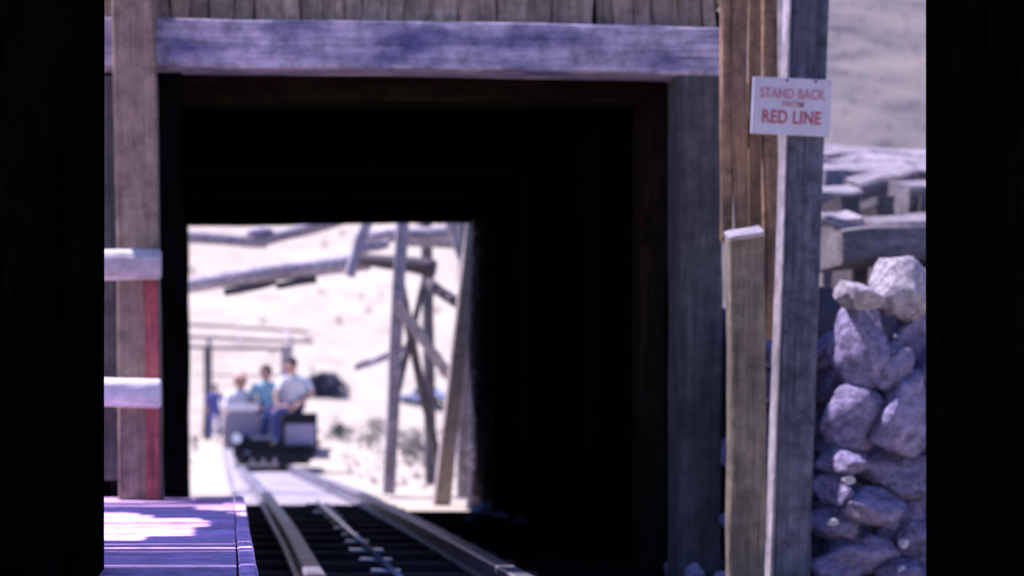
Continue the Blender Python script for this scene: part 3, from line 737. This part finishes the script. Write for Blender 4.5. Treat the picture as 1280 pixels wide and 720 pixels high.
# driver, sitting on the battery box, knees toward the left
b0 = Vector((P(380, 516, YD).x, YD+0.40, P(0, 516, YD).z))
J = dict(pelvis=loc3(379, 507, 0.40, b0), chest=loc3(368, 480, 0.36, b0), neck=loc3(365, 467.5, 0.30, b0), head=loc3(363, 458, 0.27, b0),
         shl=loc3(354, 474, 0.22, b0), ell=loc3(345, 492, 0.10, b0), hal=loc3(347, 506, 0.0, b0),
         shr=loc3(382, 474, 0.48, b0), elr=loc3(391, 493, 0.35, b0), har=loc3(374, 503, 0.12, b0),
         hpl=loc3(372, 509, 0.28, b0), knl=loc3(343, 516, -0.16, b0), anl=loc3(347, 552, -0.12, b0), tol=loc3(338, 557, -0.25, b0),
         hpr=loc3(376, 509, 0.48, b0), knr=loc3(336, 510, 0.22, b0), anr=loc3(328, 546, 0.12, b0), tor=loc3(318, 551, 0.0, b0))
def unify(J, yaw):
    Rm = Matrix.Rotation(-yaw, 3, 'Z'); return {k: (Rm @ Vector(p) if not isinstance(p, int) else p) for k, p in J.items()}
yawd = R(150)
person(b0, yawd, unify(J, yawd), [m_skin, m_shirtw, m_jean, m_boot], 'train driver with dark hair in white shirt and blue jeans sitting on the engine box', m_hair)

def seated(px, ph, dy, yaw, mats, label, hair, hat=None, sc_=1.0):
    hp_ = P(px, ph, YD+dy); seat = hp_.z-0.66*sc_
    b = Vector((hp_.x, YD+dy, seat))
    J = dict(pelvis=(0, 0, 0.09), chest=(0, 0.02, 0.38), neck=(0, 0.03, 0.545), head=(0, 0.05, 0.65),
             shl=(0.17, 0.02, 0.46), ell=(0.25, 0.1, 0.22), hal=(0.12, 0.3, 0.17), shr=(-0.17, 0.02, 0.46), elr=(-0.25, 0.1, 0.22), har=(-0.12, 0.3, 0.17),
             hpl=(0.09, 0.03, 0.08), knl=(0.11, 0.42, 0.10), anl=(0.11, 0.46, -0.27), tol=(0.12, 0.58, -0.32),
             hpr=(-0.09, 0.03, 0.08), knr=(-0.11, 0.42, 0.10), anr=(-0.11, 0.46, -0.27), tor=(-0.12, 0.58, -0.32))
    J = {k: Vector(p)*sc_ for k, p in J.items()}
    return person(b, yaw, J, mats, label, hair, hat=hat)
seated(333, 466, 2.3, R(170), [m_skin, m_teal, m_jean, m_boot], 'brown-haired passenger in a teal shirt seated behind the driver', m_hairb)
seated(300, 477, 2.35, R(190), [m_skin, m_shirtw, m_grey2, m_boot], 'leftmost train passenger, in a white shirt and straw hat', m_hairb, hat=m_straw)

# standing person by the ramada post
def standing(px, py_feet, Y, yaw, mats, label, hair):
    f_ = P(px, py_feet, Y)
    J = dict(pelvis=(0, 0, 0.95), chest=(0, 0.02, 1.28), neck=(0, 0.02, 1.46), head=(0, 0.04, 1.58),
             shl=(0.2, 0, 1.38), ell=(0.27, -0.02, 1.12), hal=(0.26, 0.1, 0.9), shr=(-0.2, 0, 1.38), elr=(-0.27, -0.02, 1.12), har=(-0.24, 0.1, 0.9),
             hpl=(0.1, 0, 0.88), knl=(0.12, 0.02, 0.5), anl=(0.12, -0.02, 0.09), tol=(0.14, 0.14, 0.04),
             hpr=(-0.1, 0, 0.88), knr=(-0.12, 0.02, 0.5), anr=(-0.12, -0.02, 0.09), tor=(-0.14, 0.14, 0.04))
    J = {k: Vector(p) for k, p in J.items()}; J['sleeve'] = TOP
    return person(f_, yaw, J, mats, label, hair)
standing(269, 549, 54.5, R(175), [m_skin, m_blue, m_blue, m_boot], 'person dressed all in blue standing by the shelter post left of the train', m_hair)

# ---------------------------------------------------------------- parked car
def hillz(x, y): return hz(x, y) if y > 128 else gz(x, y)
cl = Vector((P(533, 0, 134).x, 134, 0)); cl.z = max(hz(cl.x, cl.y), gz(cl.x, cl.y))-0.02
pc = empty('parked_car', cl, 'pale blue sedan parked on the sand beyond the trestle posts', 'car')
def loft_car():
    # stations along x: (x, zlow, zbelt, zroof, halfwidth)
    st = [(-2.2, .42, .62, .62, .70), (-2.1, .32, .78, .78, .82), (-1.3, .30, .86, .86, .88), (-0.95, .30, .88, 1.02, .88), (-0.45, .30, .90, 1.42, .88), (0.5, .30, .90, 1.45, .88), (1.0, .30, .90, 1.10, .88), (1.25, .30, .88, .90, .88), (1.95, .32, .84, .84, .84), (2.25, .42, .66, .66, .72)]
    v, f = [], []
    for (x, a, b, r, h) in st:
        hr = h*0.78 if r > b+0.05 else h*0.9
        ring = [(-h*0.9, a), (-h, a+0.12), (-h, b-0.06), (-h*0.95, b), (-hr, max(b, r-0.08)), (-hr*0.8, r), (hr*0.8, r), (hr, max(b, r-0.08)), (h*0.95, b), (h, b-0.06), (h, a+0.12), (h*0.9, a)]
        v += [(x, y, z) for (y, z) in ring]
    n = 12
    for k in range(len(st)-1):
        for i in range(n): a, b = k*n+i, k*n+(i+1) % n; f.append((a, b, b+n, a+n))
    f.append(tuple(range(n-1, -1, -1))); f.append(tuple((len(st)-1)*n+i for i in range(n)))
    me = bpy.data.meshes.new('body'); me.from_pydata(v, [], f); me.update()
    return me
Mc = Matrix.Translation(cl) @ Matrix.Rotation(R(-38), 4, 'Z') @ Matrix.Diagonal((0.95, 0.95, 0.95, 1))
link('car_body', loft_car(), m_car, pc, Mc)
for s in (-1, 1):
    for (xa, xb) in ((-0.72, -0.05), (0.02, 0.72)):
        me = bpy.data.meshes.new('w'); y0 = s*0.895
        me.from_pydata([(xa, y0*0.985, .93), (xb, y0*0.985, .93), (xb-0.06, s*0.72, 1.33), (xa+0.12, s*0.72, 1.33), (xa, y0*0.90, .93), (xb, y0*0.90, .93), (xb-0.06, s*0.66, 1.33), (xa+0.12, s*0.66, 1.33)], [],
                       [(0, 1, 2, 3), (4, 7, 6, 5), (0, 4, 5, 1), (1, 5, 6, 2), (2, 6, 7, 3), (3, 7, 4, 0)])
        link('window', me, m_glass, pc, Mc)
    for xw in (-1.4, 1.35):
        wh = cyl('wheel', Mc @ Vector((xw, s*0.70, .32)), Mc @ Vector((xw, s*0.92, .32)), 0.32, m_tyre, pc, n=20, bev=0.03)
        cyl('hubcap', Mc @ Vector((xw, s*0.90, .32)), Mc @ Vector((xw, s*0.935, .32)), 0.16, m_steel, wh, n=16, bev=0.01)
for (xw, nm) in ((-2.24, 'bumper'), (2.28, 'bumper')):
    link(nm, box_mesh(0.1, 1.6, 0.14, 0.03), m_steel, pc, Mc @ Matrix.Translation((xw, 0, 0.42)))

# ---------------------------------------------------------------- plants
def shrub(loc, rx, ry, rz, n, leaf, mat, name, label, cat, group=None, clumps=9, seed=1):
    rnd = random.Random(seed)
    root = empty(name, loc, label, cat, group)
    cs = [(Vector((rnd.uniform(-.6, .6)*rx, rnd.uniform(-.6, .6)*ry, rnd.uniform(.3, .8)*rz)), rnd.uniform(.25, .5)) for _ in range(clumps)]
    v, f = [], []
    for _ in range(n):
        c, r = rnd.choice(cs)
        d = Vector((rnd.gauss(0, 1), rnd.gauss(0, 1), rnd.gauss(0, 1))).normalized()*rnd.uniform(.5, 1)**.5*r
        p = c+Vector((d.x*rx, d.y*ry, abs(d.z)*rz*0.9 if c.z+d.z*rz < 0.02 else d.z*rz))
        a = Vector((rnd.gauss(0, 1), rnd.gauss(0, 1), rnd.gauss(0, 1))).normalized(); b = a.orthogonal().normalized()
        s = leaf*rnd.uniform(.6, 1.3); k = len(v)
        v += [tuple(p-a*s), tuple(p+b*s*.45), tuple(p+a*s), tuple(p-b*s*.45)]; f.append((k, k+1, k+2, k+3))
    me = bpy.data.meshes.new('crown'); me.from_pydata(v, [], f); me.update()
    cr = link('crown', me, mat, root, Matrix.Translation(loc)); cr['kind'] = 'stuff'
    for i in range(4):
        a = rnd.uniform(0, 6.28)
        log('stem', Vector(loc)-Vector((0, 0, 0.05*rz)), Vector(loc)+Vector((math.cos(a)*rx*.4, math.sin(a)*ry*.4, rz*.6)), 0.04*rz, 0.015*rz, m_tresd, root, seg=3, n=6)
    return root
sx = P(407, 0, 137).x; 
shrub(Vector((sx+0.1, 137, hz(sx, 137)-0.25)), 1.75, 1.3, 2.1, 5200, 0.13, m_shrub, 'shrub', 'large dark shrub on the pale slope to the right of the train driver', 'shrub', clumps=11, seed=12)
m_sage = mottled('sage_leaves', (0.15, 0.15, 0.12), (0.30, 0.28, 0.24), 6, 0.95)
for i, (px, Y, s, lb) in enumerate(((528, 26, 0.42, 'dry bush between the middle posts of the trestle'), (552, 21, 0.25, 'small bush behind the foot of the leaning right trestle post'), (505, 33, 0.5, 'wispy dry bush right of the left trestle post'), (462, 40, 0.5, 'wispy dry bush beyond the rail left of the trestle'), (426, 60, 0.55, 'dry bush at the foot of the slope right of the train'), (470, 90, 0.8, 'small dry bush on the slope left of the trestle post'))):
    q = P(px, 0, Y); q.z = gz(q.x, q.y)-0.02
    shrub(q, s*0.8, s*0.6, s, 260, 0.045 if Y < 50 else 0.08, m_sage, 'dry_bush', lb, 'bush', 'dry bushes beyond the tunnel', clumps=7, seed=20+i)
# scattered low scrub and stones, uncountable
v, f = [], []; rnd = random.Random(3)
def tuft(x, y, z, s):
    for _ in range(14):
        a = rnd.uniform(0, 6.28); t = rnd.uniform(.2, .9); k = len(v)
        bx, by = x+rnd.uniform(-.3, .3)*s, y+rnd.uniform(-.3, .3)*s
        v.extend([(bx-.03*s, by, z), (bx+.03*s, by+.02*s, z), (bx+math.cos(a)*t*s*.6, by+math.sin(a)*t*s*.6, z+s*(1-t*.4))]); f.append((k, k+1, k+2))
for _ in range(900):
    y = rnd.uniform(14, 40); x = rnd.uniform(-9, 12)
    if abs(x-tc_(y)) < 1.0: continue
    tuft(x, y, gz(x, y), rnd.uniform(.05, .14))
for _ in range(1400):
    y = rnd.uniform(40, 128); x = rnd.uniform(-25, 45)
    tuft(x, y, gz(x, y), rnd.uniform(.1, .35))
for _ in range(5000):
    y = rnd.uniform(130, 520); x = rnd.uniform(-60, 330)
    tuft(x, y, hz(x, y), rnd.uniform(.4, 1.1))
me = bpy.data.meshes.new('scrub'); me.from_pydata(v, [], f); me.update()
link('low_scrub', me, m_scrub)['kind'] = 'stuff'
tag(bpy.data.objects['low_scrub'], 'sparse low desert scrub scattered over the sand and hillside', 'scrub')
for o in (bpy.data.objects.get('tunnel_floor'),): pass
